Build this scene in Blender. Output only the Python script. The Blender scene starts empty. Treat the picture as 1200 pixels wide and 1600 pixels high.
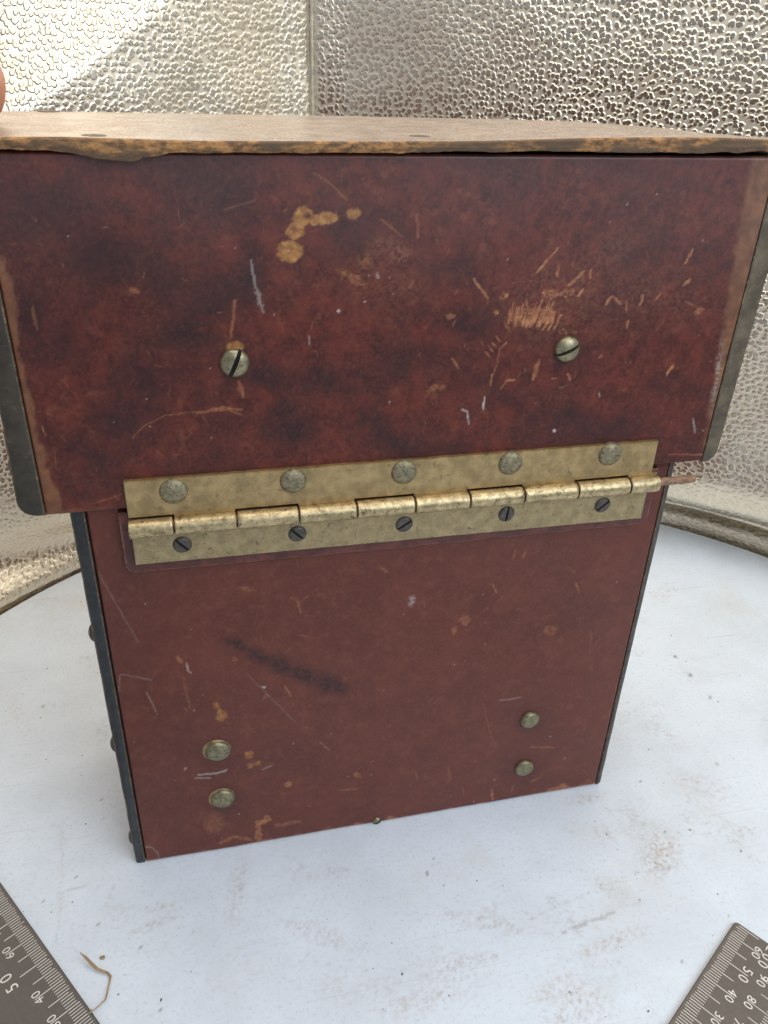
import bpy, bmesh, math, random
import numpy as np
from mathutils import Matrix, Vector
random.seed(7); np.random.seed(7)
S = 0.001                       # everything below is written in millimetres
scene = bpy.context.scene
C = scene.collection

# ------------------------------------------------------------------ camera
F = 1274.35                     # focal length in pixels of the 1200 x 1600 photograph
CAM_H = 258.93                  # height above the table, mm
_c = np.array([600., 800.])
def _d(p):
    v = np.array([p[0]-_c[0], p[1]-_c[1], F]); return v/np.linalg.norm(v)
_dn = _d((518, 3010)); _dx = _d((6390, 280))
_Z = -_dn; _X = _dx; _Y = np.cross(_Z, _X)
RW = np.array([_X, _Y, _Z])     # camera (x right, y down, z forward) to world
cam_d = bpy.data.cameras.new('camera'); cam = bpy.data.objects.new('camera', cam_d); C.objects.link(cam)
cam_d.sensor_fit = 'VERTICAL'; cam_d.sensor_height = 24.0; cam_d.sensor_width = 18.0
cam_d.lens = 24.0*F/1600.0; cam_d.clip_start = 0.005; cam_d.clip_end = 50
r_, u_, b_ = RW@np.array([1., 0, 0]), RW@np.array([0, -1., 0]), RW@np.array([0, 0, -1.])
cam.matrix_world = Matrix(((r_[0], u_[0], b_[0], 0), (r_[1], u_[1], b_[1], 0), (r_[2], u_[2], b_[2], CAM_H*S), (0, 0, 0, 1)))
scene.camera = cam
scene.render.resolution_x = 768; scene.render.resolution_y = 1024

def wall_pt(p, y):              # where the sight line of a photo pixel meets the upright plane at depth y (x, z)
    r = RW@_d(p); q = r*(y/r[1]); return q[0], q[2]+CAM_H
def table_pt(p, z=0.0):
    r = RW@_d(p); q = r*((z-CAM_H)/r[2]); return q[0], q[1]
def to_px(x, y, z):             # arrays of mm to photo pixels, for placing the wear marks
    P = np.stack([x, y, z-CAM_H], -1)@RW
    return _c[0]+F*P[..., 0]/P[..., 2], _c[1]+F*P[..., 1]/P[..., 2]

# ------------------------------------------------------------------ world and lamps
w = bpy.data.worlds.new('World'); scene.world = w; w.use_nodes = True
bg = w.node_tree.nodes['Background']
bg.inputs['Color'].default_value = (0.78, 0.88, 1.0, 1); bg.inputs['Strength'].default_value = 0.50
ld = bpy.data.lights.new('tent_roof_light', 'AREA'); lo = bpy.data.objects.new('tent_roof_light', ld); C.objects.link(lo)
ld.shape = 'RECTANGLE'; ld.size = 0.56; ld.size_y = 0.56; ld.energy = 2.5; ld.color = (1.0, 0.91, 0.78)
lo.location = (0.100, 0.265, 0.60); lo.rotation_euler = (0, 0, math.radians(45))
dl = bpy.data.lights.new('daylight_opening', 'AREA'); do = bpy.data.objects.new('daylight_opening', dl); C.objects.link(do)
dl.shape = 'RECTANGLE'; dl.size = 0.60; dl.size_y = 0.55; dl.energy = 4.0; dl.color = (0.80, 0.90, 1.0)
do.location = (0.42, -0.42, 0.62)
do.rotation_euler = (Vector((0.08, 0.18, 0.05))-Vector(do.location)).to_track_quat('-Z', 'Y').to_euler()
scene.view_settings.view_transform = 'Standard'; scene.view_settings.look = 'None'
scene.view_settings.exposure = 0.0; scene.view_settings.gamma = 1.0
scene.cycles.max_bounces = 10; scene.cycles.glossy_bounces = 6; scene.cycles.diffuse_bounces = 4
scene.cycles.use_denoising = True
scene.cycles.sample_clamp_indirect = 6.0

# ------------------------------------------------------------------ helpers
def link(o, parent=None):
    C.objects.link(o)
    if parent is not None: o.parent = parent
    return o
def thing(name, label, cat, loc=(0, 0, 0)):
    o = bpy.data.objects.new(name, None); o.empty_display_size = 0.01
    o.location = Vector(loc)*S; C.objects.link(o); o['label'] = label; o['category'] = cat
    return o
def world_to(parent):           # offset so that geometry in table coordinates sits right under a parent
    off = Vector((0, 0, 0)); p = parent
    while p is not None: off += p.location; p = p.parent
    return off
def np_mesh(name, verts, quads, mats, parent=None, smooth=True, mat_idx=None):
    v = np.asarray(verts, float)*S
    if parent is not None: v = v-np.array(world_to(parent))
    me = bpy.data.meshes.new(name)
    q = np.asarray(quads, np.int32); n = len(q)
    me.vertices.add(len(v)); me.vertices.foreach_set('co', v.astype(np.float32).ravel())
    me.loops.add(n*4); me.loops.foreach_set('vertex_index', q.ravel())
    me.polygons.add(n); me.polygons.foreach_set('loop_start', np.arange(0, n*4, 4, dtype=np.int32))
    me.polygons.foreach_set('loop_total', np.full(n, 4, np.int32))
    if mat_idx is not None: me.polygons.foreach_set('material_index', np.asarray(mat_idx, np.int32))
    me.polygons.foreach_set('use_smooth', np.full(n, smooth))
    for m in (mats if isinstance(mats, list) else [mats]): me.materials.append(m)
    me.update(calc_edges=True); me.validate()
    return link(bpy.data.objects.new(name, me), parent)
def bm_obj(name, bm, mat, parent=None, smooth=False, recalc=True):
    if recalc: bmesh.ops.recalc_face_normals(bm, faces=bm.faces)
    off = world_to(parent) if parent is not None else Vector((0, 0, 0))
    for v in bm.verts: v.co = v.co*S-off
    me = bpy.data.meshes.new(name); bm.to_mesh(me); bm.free()
    for m in (mat if isinstance(mat, list) else [mat]): me.materials.append(m)
    for p in me.polygons: p.use_smooth = smooth
    if smooth:
        try: me.set_sharp_from_angle(angle=math.radians(40))
        except Exception: pass
    return link(bpy.data.objects.new(name, me), parent)
def add_box(bm, x0, x1, y0, y1, z0, z1, bev=0.0):
    vs = [bm.verts.new(c) for c in ((x0, y0, z0), (x1, y0, z0), (x1, y1, z0), (x0, y1, z0), (x0, y0, z1), (x1, y0, z1), (x1, y1, z1), (x0, y1, z1))]
    fs = [bm.faces.new([vs[i] for i in f]) for f in ((0, 3, 2, 1), (4, 5, 6, 7), (0, 1, 5, 4), (1, 2, 6, 5), (2, 3, 7, 6), (3, 0, 4, 7))]
    if bev: bmesh.ops.bevel(bm, geom=list({e for f in fs for e in f.edges}), offset=bev, segments=2, affect='EDGES', profile=0.5)
def extrude_poly(bm, pts, axis_pts):     # pts: list of 3D front points, axis_pts: matching back points
    a = [bm.verts.new(p) for p in pts]; b = [bm.verts.new(p) for p in axis_pts]
    bm.faces.new(a); bm.faces.new(b[::-1])
    n = len(a)
    for i in range(n): bm.faces.new((a[i], b[i], b[(i+1) % n], a[(i+1) % n]))
def hash2(ix, iy, seed):
    h = (ix.astype(np.int64)*374761393+iy.astype(np.int64)*668265263+seed*982451653) & 0x7fffffff
    h = ((h ^ (h >> 13))*1274126177) & 0x7fffffff
    return ((h ^ (h >> 16)) & 0xffff)/65535.0
def vnoise(x, y, seed=0):
    ix = np.floor(x); iy = np.floor(y); fx = x-ix; fy = y-iy
    fx = fx*fx*(3-2*fx); fy = fy*fy*(3-2*fy)
    a = hash2(ix, iy, seed); b = hash2(ix+1, iy, seed); c = hash2(ix, iy+1, seed); d = hash2(ix+1, iy+1, seed)
    return (a*(1-fx)+b*fx)*(1-fy)+(c*(1-fx)+d*fx)*fy
def fbm(x, y, seed=0, octv=4):
    s = 0; a = 0.5; t = 0
    for k in range(octv):
        s = s+a*vnoise(x*2**k+17.3*k, y*2**k-9.1*k, seed+k); t += a; a *= 0.5
    return s/t

# ------------------------------------------------------------------ materials
def new_mat(name):
    m = bpy.data.materials.new(name); m.use_nodes = True
    nt = m.node_tree; return m, nt, nt.nodes['Principled BSDF']
def nd(nt, t, **kw):
    n = nt.nodes.new(t)
    for k, v in kw.items(): setattr(n, k, v)
    return n
def coord(nt, scale=1.0, loc=(0, 0, 0)):
    tc = nd(nt, 'ShaderNodeTexCoord'); mp = nd(nt, 'ShaderNodeMapping')
    s = scale if isinstance(scale, tuple) else (scale,)*3
    mp.inputs['Scale'].default_value = s; mp.inputs['Location'].default_value = loc
    nt.links.new(tc.outputs['Object'], mp.inputs['Vector']); return mp.outputs['Vector']
def noise(nt, vec, scale, detail=4, rough=0.55):
    n = nd(nt, 'ShaderNodeTexNoise'); n.inputs['Scale'].default_value = scale
    n.inputs['Detail'].default_value = detail; n.inputs['Roughness'].default_value = rough
    nt.links.new(vec, n.inputs['Vector']); return n.outputs['Fac']
def mrange(nt, v, a, b, c=0.0, d=1.0, smooth=True):
    n = nd(nt, 'ShaderNodeMapRange'); n.interpolation_type = 'SMOOTHSTEP' if smooth else 'LINEAR'
    n.inputs['From Min'].default_value = a; n.inputs['From Max'].default_value = b
    n.inputs['To Min'].default_value = c; n.inputs['To Max'].default_value = d
    nt.links.new(v, n.inputs['Value']); return n.outputs['Result']
def mix(nt, fac, a, b, blend='MIX'):
    n = nd(nt, 'ShaderNodeMix', data_type='RGBA', blend_type=blend)
    for sock, val in ((n.inputs['Factor'], fac), (n.inputs['A'], a), (n.inputs['B'], b)):
        pass
    def put(sock, val):
        if hasattr(val, 'is_linked'): nt.links.new(val, sock)
        elif isinstance(val, (int, float)): sock.default_value = val
        else: sock.default_value = (*val, 1)
    put(n.inputs[0], fac); put(n.inputs[6], a); put(n.inputs[7], b)
    return n.outputs[2]
def math_(nt, op, a, b=0.0, clamp=False):
    n = nd(nt, 'ShaderNodeMath', operation=op, use_clamp=clamp)
    for i, v in enumerate((a, b)):
        if hasattr(v, 'is_linked'): nt.links.new(v, n.inputs[i])
        else: n.inputs[i].default_value = v
    return n.outputs[0]
def bump(nt, bsdf, h, strength, dist, prev=None):
    b = nd(nt, 'ShaderNodeBump'); b.inputs['Strength'].default_value = strength; b.inputs['Distance'].default_value = dist*S
    nt.links.new(h, b.inputs['Height'])
    if prev is not None: nt.links.new(prev, b.inputs['Normal'])
    if bsdf is not None: nt.links.new(b.outputs['Normal'], bsdf.inputs['Normal'])
    return b.outputs['Normal']

def fibre_mat(name, deep, mid, light, blotch, rough, mscale=130, clearcoat=False):
    m, nt, p = new_mat(name); v = coord(nt)
    big = noise(nt, v, 45, 4, 0.6); med = noise(nt, v, mscale, 7, 0.68); fine = noise(nt, v, 900, 4, 0.65)
    col = mix(nt, mrange(nt, med, 0.36, 0.66), deep, mid)
    col = mix(nt, math_(nt, 'MULTIPLY', mrange(nt, noise(nt, v, 260, 6, 0.7), 0.52, 0.74), 0.75), col, light)
    col = mix(nt, math_(nt, 'MULTIPLY', mrange(nt, big, 0.56, 0.40), blotch), col, (0.040, 0.0125, 0.0130))
    col = mix(nt, math_(nt, 'MULTIPLY', mrange(nt, fine, 0.35, 0.75), 0.35), col, light)
    # tiny scuffs all over, stretched different ways
    for k, (sc, rot, thr) in enumerate((((2400, 260, 300), 0.5, 0.70), ((2200, 300, 260), -0.9, 0.71))):
        tc = nd(nt, 'ShaderNodeTexCoord'); mp = nd(nt, 'ShaderNodeMapping')
        mp.inputs['Rotation'].default_value = (0, rot, 0); mp.inputs['Scale'].default_value = sc
        nt.links.new(tc.outputs['Object'], mp.inputs['Vector'])
        s = mrange(nt, noise(nt, mp.outputs['Vector'], 0.5, 2, 0.5), thr, thr+0.06)
        s = math_(nt, 'MULTIPLY', s, mrange(nt, noise(nt, v, 60+20*k, 2), 0.48, 0.62))
        col = mix(nt, math_(nt, 'MULTIPLY', s, 0.4), col, (0.26, 0.12, 0.06))
    at = nd(nt, 'ShaderNodeAttribute', attribute_name='wear')
    sep = nd(nt, 'ShaderNodeSeparateColor'); nt.links.new(at.outputs['Color'], sep.inputs['Color'])
    col = mix(nt, math_(nt, 'MULTIPLY', sep.outputs['Blue'], 0.92), col, (0.018, 0.0095, 0.0125))
    band = mix(nt, mrange(nt, med, 0.35, 0.7), (0.165, 0.070, 0.034), (0.285, 0.130, 0.060))
    col = mix(nt, at.outputs['Alpha'], col, band)
    och = mix(nt, mrange(nt, noise(nt, v, 500, 4), 0.35, 0.7), (0.30, 0.125, 0.036), (0.52, 0.25, 0.075))
    tan = mix(nt, mrange(nt, noise(nt, v, 500, 4), 0.35, 0.7), (0.33, 0.12, 0.055), (0.52, 0.225, 0.10))
    at2 = nd(nt, 'ShaderNodeAttribute', attribute_name='flake')
    col = mix(nt, sep.outputs['Red'], col, mix(nt, at2.outputs['Fac'], tan, och))
    col = mix(nt, sep.outputs['Green'], col, (0.52, 0.46, 0.42))
    nt.links.new(col, p.inputs['Base Color'])
    r = mrange(nt, med, 0.3, 0.7, rough-0.06, rough+0.08)
    nt.links.new(math_(nt, 'ADD', r, math_(nt, 'MULTIPLY', sep.outputs['Red'], 0.3), True), p.inputs['Roughness'])
    p.inputs['Specular IOR Level'].default_value = 0.34
    if clearcoat:      # coat weight grows towards the top and right of the lid
        so = nd(nt, 'ShaderNodeSeparateXYZ'); tc = nd(nt, 'ShaderNodeTexCoord'); nt.links.new(tc.outputs['Object'], so.inputs[0])
        hz = math_(nt, 'ADD', so.outputs[2], math_(nt, 'MULTIPLY', math_(nt, 'SUBTRACT', noise(nt, v, 30, 4, 0.6), 0.5), 0.03))
        hz = math_(nt, 'ADD', hz, math_(nt, 'MULTIPLY', so.outputs[0], 0.10))
        nt.links.new(mrange(nt, hz, 0.190, 0.232, 0.0, 0.9), p.inputs['Coat Weight']); p.inputs['Coat Roughness'].default_value = 0.42
    n1 = bump(nt, None, noise(nt, v, 1500, 3, 0.6), 0.25, 0.10)
    n2 = bump(nt, None, noise(nt, v, 160, 4, 0.6), 0.25, 0.25, n1)
    bump(nt, p, math_(nt, 'MULTIPLY', sep.outputs['Red'], -1.0), 0.35, 0.15, n2)
    return m
M_LID = fibre_mat('lid_fibre', (0.062, 0.0112, 0.0098), (0.130, 0.0225, 0.0150), (0.195, 0.054, 0.030), 0.55, 0.46, 190, True)
M_BODY = fibre_mat('body_fibre', (0.118, 0.0275, 0.0180), (0.146, 0.0360, 0.0230), (0.185, 0.060, 0.037), 0.14, 0.37)

def plain_mat(name, base, rough, metallic=0.0, var=0.25, spots=None, scale=300, worn=None, bumpy=0.08, aniso=None):
    m, nt, p = new_mat(name); v = coord(nt)
    n = noise(nt, v, scale, 5, 0.62)
    col = mix(nt, mrange(nt, n, 0.3, 0.7), tuple(c*(1-var) for c in base), tuple(min(1, c*(1+var)) for c in base))
    if spots:
        sp = mrange(nt, noise(nt, v, spots[1], 5, 0.7), spots[2], spots[2]+0.10)
        col = mix(nt, math_(nt, 'MULTIPLY', sp, spots[3]), col, spots[0])
        sp2 = mrange(nt, noise(nt, v, spots[1]*3.1, 3, 0.7), spots[2]+0.03, spots[2]+0.10)
        col = mix(nt, math_(nt, 'MULTIPLY', sp2, spots[3]*0.8), col, spots[0])
    if worn:
        g = nd(nt, 'ShaderNodeNewGeometry')
        wv = mrange(nt, math_(nt, 'ADD', g.outputs['Pointiness'], math_(nt, 'MULTIPLY', noise(nt, v, 500, 4), 0.08)), 0.55, 0.62)
        col = mix(nt, wv, col, worn)
    nt.links.new(col, p.inputs['Base Color'])
    p.inputs['Metallic'].default_value = metallic
    nt.links.new(mrange(nt, noise(nt, v, scale*1.7, 4), 0.3, 0.7, rough-0.07, rough+0.10), p.inputs['Roughness'])
    if bumpy: bump(nt, p, noise(nt, v, scale*4, 4, 0.6), 0.5, bumpy)
    return m
M_EDGE = plain_mat('black_edge_paint', (0.020, 0.021, 0.023), 0.42, 0, 0.3, ((0.075, 0.06, 0.045), 380, 0.60, 0.55), 220, None, 0.10)
M_EDGE2 = plain_mat('worn_edge_paint', (0.042, 0.032, 0.021), 0.55, 0, 0.35, ((0.14, 0.11, 0.075), 300, 0.60, 0.5), 200, None, 0.12)
M_EDGE3 = plain_mat('lit_black_edge_paint', (0.080, 0.068, 0.058), 0.45, 0, 0.3, ((0.13, 0.10, 0.075), 380, 0.60, 0.55), 220, None, 0.10)  # black edge paint lightened: light bounced off the table, put into the colour
M_EDGE4 = plain_mat('lit_worn_edge_paint', (0.115, 0.086, 0.054), 0.55, 0, 0.35, ((0.22, 0.17, 0.11), 300, 0.58, 0.6), 200, None, 0.12)  # lighter copy of the worn edge paint, stronger light painted into its colour
M_WORNEDGE = plain_mat('rubbed_corner', (0.085, 0.064, 0.042), 0.6, 0, 0.4, ((0.26, 0.18, 0.10), 260, 0.56, 0.7), 300, None, 0.12)
M_HEAD = plain_mat('dull_rivet', (0.26, 0.23, 0.14), 0.40, 0.75, 0.25, ((0.06, 0.055, 0.03), 600, 0.55, 0.7), 500, None, 0.12)
M_WASHER = plain_mat('dull_washer', (0.28, 0.19, 0.09), 0.5, 0.4, 0.3, ((0.07, 0.045, 0.02), 600, 0.52, 0.7), 500, None, 0.1)
M_CORE = plain_mat('dark_box_inside', (0.008, 0.007, 0.008), 0.8, 0, 0.2)
M_BRASS = plain_mat('tarnished_brass', (0.43, 0.305, 0.148), 0.42, 0.75, 0.22, ((0.13, 0.10, 0.05), 300, 0.58, 0.5), 260, None, 0.06)
M_BRASS_LOW = plain_mat('green_grey_brass', (0.385, 0.295, 0.160), 0.46, 0.7, 0.18, ((0.075, 0.07, 0.045), 480, 0.57, 0.7), 300, None, 0.07)
M_BARREL = plain_mat('rubbed_brass', (0.50, 0.39, 0.22), 0.40, 0.82, 0.28, ((0.16, 0.11, 0.055), 420, 0.54, 0.75), 500, None, 0.06)
M_RIVET = plain_mat('pitted_nickel', (0.30, 0.25, 0.155), 0.42, 0.65, 0.25, ((0.07, 0.065, 0.045), 900, 0.53, 0.75), 700, None, 0.35)
M_NICKEL = plain_mat('aged_nickel', (0.31, 0.27, 0.17), 0.36, 0.8, 0.25, ((0.08, 0.065, 0.035), 500, 0.55, 0.7), 500, None, 0.08)
M_DARKSTEEL = plain_mat('dark_steel', (0.115, 0.098, 0.084), 0.45, 0.7, 0.25, ((0.03, 0.027, 0.025), 700, 0.58, 0.6), 500, None, 0.08)
M_RUST = plain_mat('rusty_pin', (0.30, 0.175, 0.105), 0.7, 0.1, 0.3, ((0.12, 0.055, 0.035), 600, 0.55, 0.6), 700, None, 0.25)
M_SLOT = plain_mat('slot_dark', (0.012, 0.011, 0.010), 0.8)  # near-black colour for the screw slot floors
M_RULER = plain_mat('grey_ruler_steel', (0.138, 0.122, 0.110), 0.42, 0.22, 0.06, ((0.30, 0.28, 0.26), 900, 0.68, 0.35), 900, None, 0.02)
M_RULEDGE = plain_mat('ruler_edge', (0.06, 0.058, 0.06), 0.45, 0.3, 0.2)
M_INK = plain_mat('ruler_print', (0.82, 0.78, 0.71), 0.6, 0, 0.05, ((0.3, 0.28, 0.25), 1500, 0.62, 0.5))
M_STRAW = plain_mat('dry_straw', (0.36, 0.23, 0.11), 0.65, 0, 0.35, ((0.15, 0.08, 0.04), 700, 0.58, 0.5))
M_DIRT = plain_mat('dirt_specks', (0.09, 0.06, 0.045), 0.9, 0, 0.5)

# top of the lid: glossy worn fibre, and its frayed raw edge
def top_mat():
    m, nt, p = new_mat('lid_top_fibre'); v = coord(nt)
    col = mix(nt, mrange(nt, noise(nt, v, 150, 5), 0.3, 0.7), (0.29, 0.205, 0.155), (0.40, 0.30, 0.235))
    col = mix(nt, mrange(nt, noise(nt, v, 1400, 3), 0.56, 0.66), col, (0.58, 0.48, 0.38))
    col = mix(nt, mrange(nt, noise(nt, v, 700, 3), 0.70, 0.74), col, (0.06, 0.03, 0.02))
    nt.links.new(col, p.inputs['Base Color'])
    nt.links.new(mrange(nt, noise(nt, v, 90, 4), 0.3, 0.7, 0.17, 0.32), p.inputs['Roughness'])
    bump(nt, p, noise(nt, v, 1300, 4, 0.6), 0.3, 0.10)
    return m
def fray_mat():
    m, nt, p = new_mat('raw_fibre_edge'); v = coord(nt, (1, 1, 2.2))
    col = mix(nt, mrange(nt, noise(nt, v, 320, 5, 0.65), 0.36, 0.66), (0.13, 0.075, 0.040), (0.46, 0.225, 0.080))
    col = mix(nt, mrange(nt, noise(nt, v, 900, 4, 0.7), 0.56, 0.72), col, (0.54, 0.32, 0.14))
    col = mix(nt, mrange(nt, noise(nt, v, 75, 3), 0.50, 0.40), col, (0.14, 0.085, 0.050))
    nt.links.new(col, p.inputs['Base Color']); p.inputs['Roughness'].default_value = 0.9
    bump(nt, p, noise(nt, v, 900, 5, 0.7), 0.6, 0.3)
    return m
M_TOP = top_mat(); M_FRAY = fray_mat()

def table_mat():
    m, nt, p = new_mat('white_laminate'); v = coord(nt)
    col = mix(nt, mrange(nt, noise(nt, v, 17, 6, 0.65), 0.36, 0.62), (0.70, 0.76, 0.83), (0.77, 0.84, 0.925))
    col = mix(nt, math_(nt, 'MULTIPLY', mrange(nt, noise(nt, coord(nt, 1, (3, 1, 2)), 21, 6, 0.7), 0.52, 0.72), 0.35), col, (0.70, 0.67, 0.61))
    col = mix(nt, math_(nt, 'MULTIPLY', mrange(nt, noise(nt, v, 700, 4, 0.7), 0.50, 0.72), 0.36), col, (0.48, 0.46, 0.44))
    st = math_(nt, 'MULTIPLY', mrange(nt, noise(nt, v, 30, 4, 0.65), 0.56, 0.70), mrange(nt, noise(nt, v, 420, 4, 0.7), 0.42, 0.66))
    col = mix(nt, math_(nt, 'MULTIPLY', st, 0.42), col, (0.42, 0.33, 0.25))
    for rot, thr in ((0.4, 0.705), (1.3, 0.70), (-0.5, 0.71)):
        tc = nd(nt, 'ShaderNodeTexCoord'); mp = nd(nt, 'ShaderNodeMapping')
        mp.inputs['Rotation'].default_value = (0, 0, rot); mp.inputs['Scale'].default_value = (16, 700, 100)
        nt.links.new(tc.outputs['Object'], mp.inputs['Vector'])
        s = mrange(nt, noise(nt, mp.outputs['Vector'], 1.0, 2, 0.5), thr-0.03, thr+0.05)
        col = mix(nt, math_(nt, 'MULTIPLY', s, 0.14), col, (0.40, 0.35, 0.30))
    at = nd(nt, 'ShaderNodeAttribute', attribute_name='wear')
    sep = nd(nt, 'ShaderNodeSeparateColor'); nt.links.new(at.outputs['Color'], sep.inputs['Color'])
    grit = mrange(nt, noise(nt, v, 520, 5, 0.75), 0.38, 0.62)
    col = mix(nt, math_(nt, 'MULTIPLY', sep.outputs['Red'], grit), col, (0.40, 0.27, 0.17))
    col = mix(nt, math_(nt, 'MULTIPLY', sep.outputs['Blue'], 0.8), col, (0.22, 0.19, 0.17))
    vo = nd(nt, 'ShaderNodeTexVoronoi'); vo.inputs['Scale'].default_value = 130; nt.links.new(v, vo.inputs['Vector'])
    sc = nd(nt, 'ShaderNodeSeparateColor'); nt.links.new(vo.outputs['Color'], sc.inputs['Color'])
    dot = math_(nt, 'MULTIPLY', mrange(nt, vo.outputs['Distance'], 0.075, 0.02), mrange(nt, sc.outputs['Red'], 0.75, 0.80))
    col = mix(nt, math_(nt, 'MULTIPLY', dot, 0.75), col, (0.13, 0.10, 0.085))
    nt.links.new(col, p.inputs['Base Color'])
    nt.links.new(mrange(nt, noise(nt, v, 60, 4), 0.3, 0.7, 0.32, 0.5), p.inputs['Roughness'])
    bump(nt, p, noise(nt, v, 600, 3), 0.12, 0.08)
    return m
M_TABLE = table_mat()

def silver_mat():
    m, nt, p = new_mat('pebbled_silver_fabric'); v = coord(nt)
    nz = nd(nt, 'ShaderNodeTexNoise'); nz.inputs['Scale'].default_value = 260; nz.inputs['Detail'].default_value = 2
    nt.links.new(v, nz.inputs['Vector'])
    vm = nd(nt, 'ShaderNodeVectorMath', operation='SCALE'); vm.inputs['Scale'].default_value = 0.0022
    nt.links.new(nz.outputs['Color'], vm.inputs[0])
    va = nd(nt, 'ShaderNodeVectorMath', operation='ADD'); nt.links.new(v, va.inputs[0]); nt.links.new(vm.outputs[0], va.inputs[1])
    vo = nd(nt, 'ShaderNodeTexVoronoi', feature='F1', voronoi_dimensions='2D'); vo.inputs['Scale'].default_value = 390
    vo.inputs['Randomness'].default_value = 0.8
    sx = nd(nt, 'ShaderNodeSeparateXYZ'); nt.links.new(va.outputs[0], sx.inputs[0])
    cx = nd(nt, 'ShaderNodeCombineXYZ'); nt.links.new(math_(nt, 'MULTIPLY', sx.outputs[0], 1.1), cx.inputs[0]); nt.links.new(sx.outputs[2], cx.inputs[1])
    nt.links.new(cx.outputs[0], vo.inputs['Vector'])
    vc = nd(nt, 'ShaderNodeSeparateColor'); nt.links.new(vo.outputs['Color'], vc.inputs['Color'])
    dd = math_(nt, 'ADD', vo.outputs['Distance'], mrange(nt, vc.outputs['Red'], 0, 1, -0.06, 0.10, False))
    h = mrange(nt, dd, 0.62, 0.30)
    em = nd(nt, 'ShaderNodeAttribute', attribute_name='emboss_reflection'); e = em.outputs['Fac']
    p.inputs['Metallic'].default_value = 1.0
    flat = math_(nt, 'SUBTRACT', 1.0, e)
    hc = mrange(nt, h, 0.25, 0.85)
    top = mix(nt, mrange(nt, e, 0.38, 0.95), (0.745, 0.66, 0.525), (0.50, 0.43, 0.34))  # dark reflections put into the pebble-top colour; grooves painted brighter
    col = mix(nt, hc, mix(nt, e, (0.77, 0.68, 0.54), (0.90, 0.795, 0.64)), top)
    nt.links.new(col, p.inputs['Base Color'])
    nt.links.new(mrange(nt, h, 0.2, 0.9, 0.40, 0.22), p.inputs['Roughness'])
    n1 = bump(nt, None, noise(nt, v, 1500, 4, 0.65), 0.45, 0.10)
    b1 = nd(nt, 'ShaderNodeBump'); b1.inputs['Distance'].default_value = 0.36*S
    nt.links.new(h, b1.inputs['Height']); nt.links.new(n1, b1.inputs['Normal'])
    nt.links.new(mrange(nt, e, 0.3, 1.0, 0.36, 0.85, False), b1.inputs['Strength'])
    nt.links.new(b1.outputs['Normal'], p.inputs['Normal'])
    return m
M_SILVER = silver_mat()
def skin_mat():
    m, nt, p = new_mat('skin'); v = coord(nt)
    col = mix(nt, mrange(nt, noise(nt, v, 120, 4), 0.3, 0.7), (0.50, 0.21, 0.13), (0.62, 0.30, 0.20))
    nt.links.new(col, p.inputs['Base Color']); p.inputs['Roughness'].default_value = 0.45
    p.inputs['Subsurface Weight'].default_value = 0.15; p.inputs['Subsurface Radius'].default_value = (0.004, 0.0015, 0.0008)
    bump(nt, p, noise(nt, v, 900, 4), 0.3, 0.1)
    return m
M_SKIN = skin_mat()
M_NAIL = plain_mat('nail', (0.62, 0.36, 0.29), 0.3, 0, 0.05)

# ------------------------------------------------------------------ wear painting (albedo masks on dense grids)
class Wear:
    def __init__(s, px, py):
        s.px = px; s.py = py; s.a = np.zeros(px.shape+(4,), np.float32)
        s.nx = px+(fbm(px/7, py/7, 3)-0.5)*9; s.ny = py+(fbm(px/7, py/7, 9)-0.5)*9
        s.f = np.zeros(px.shape, np.float32); s.g = fbm(px/3.2, py/3.2, 21, 3); s.g2 = fbm(px/8, py/8, 27, 3)
    def put(s, ch, m): s.a[..., ch] = np.maximum(s.a[..., ch], np.clip(m, 0, 1))
    def blob(s, x, y, rx, ry, k=1.0, ch=0, ang=0, soft=0.3, grit=0.0, rag=1.0):
        X = s.px+(s.nx-s.px)*rag-x; Y = s.py+(s.ny-s.py)*rag-y
        c, n = math.cos(math.radians(ang)), math.sin(math.radians(ang))
        d = np.sqrt(((X*c+Y*n)/rx)**2+((-X*n+Y*c)/ry)**2)
        m = np.clip((1+soft/2-d)/soft, 0, 1)
        if grit: m = m*np.clip((s.g-0.5)*6*grit+1-grit*0.6, 0, 1)
        s.put(ch, m*k)
    def line(s, pts, w, k=0.7, ch=0, grit=0.5, taper=True):
        for (x0, y0), (x1, y1) in zip(pts[:-1], pts[1:]):
            rag = 0.30 if w < 3 else 0.5
            X = s.px+(s.nx-s.px)*rag-x0; Y = s.py+(s.ny-s.py)*rag-y0
            dx, dy = x1-x0, y1-y0; L = dx*dx+dy*dy
            t = np.clip((X*dx+Y*dy)/L, 0, 1)
            d = np.hypot(X-t*dx, Y-t*dy)
            ww = w*(0.55+0.45*np.sin(np.pi*np.clip(t*0.9+0.05, 0, 1))) if (taper and len(pts) == 2) else w
            m = np.clip((ww*0.5*(0.35+1.3*s.g2)+0.75-d)/1.1, 0, 1)
            if grit: m = m*np.clip((s.g-0.32)*4*grit+(1-grit*0.5), 0, 1)
            s.put(ch, m*k)

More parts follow.
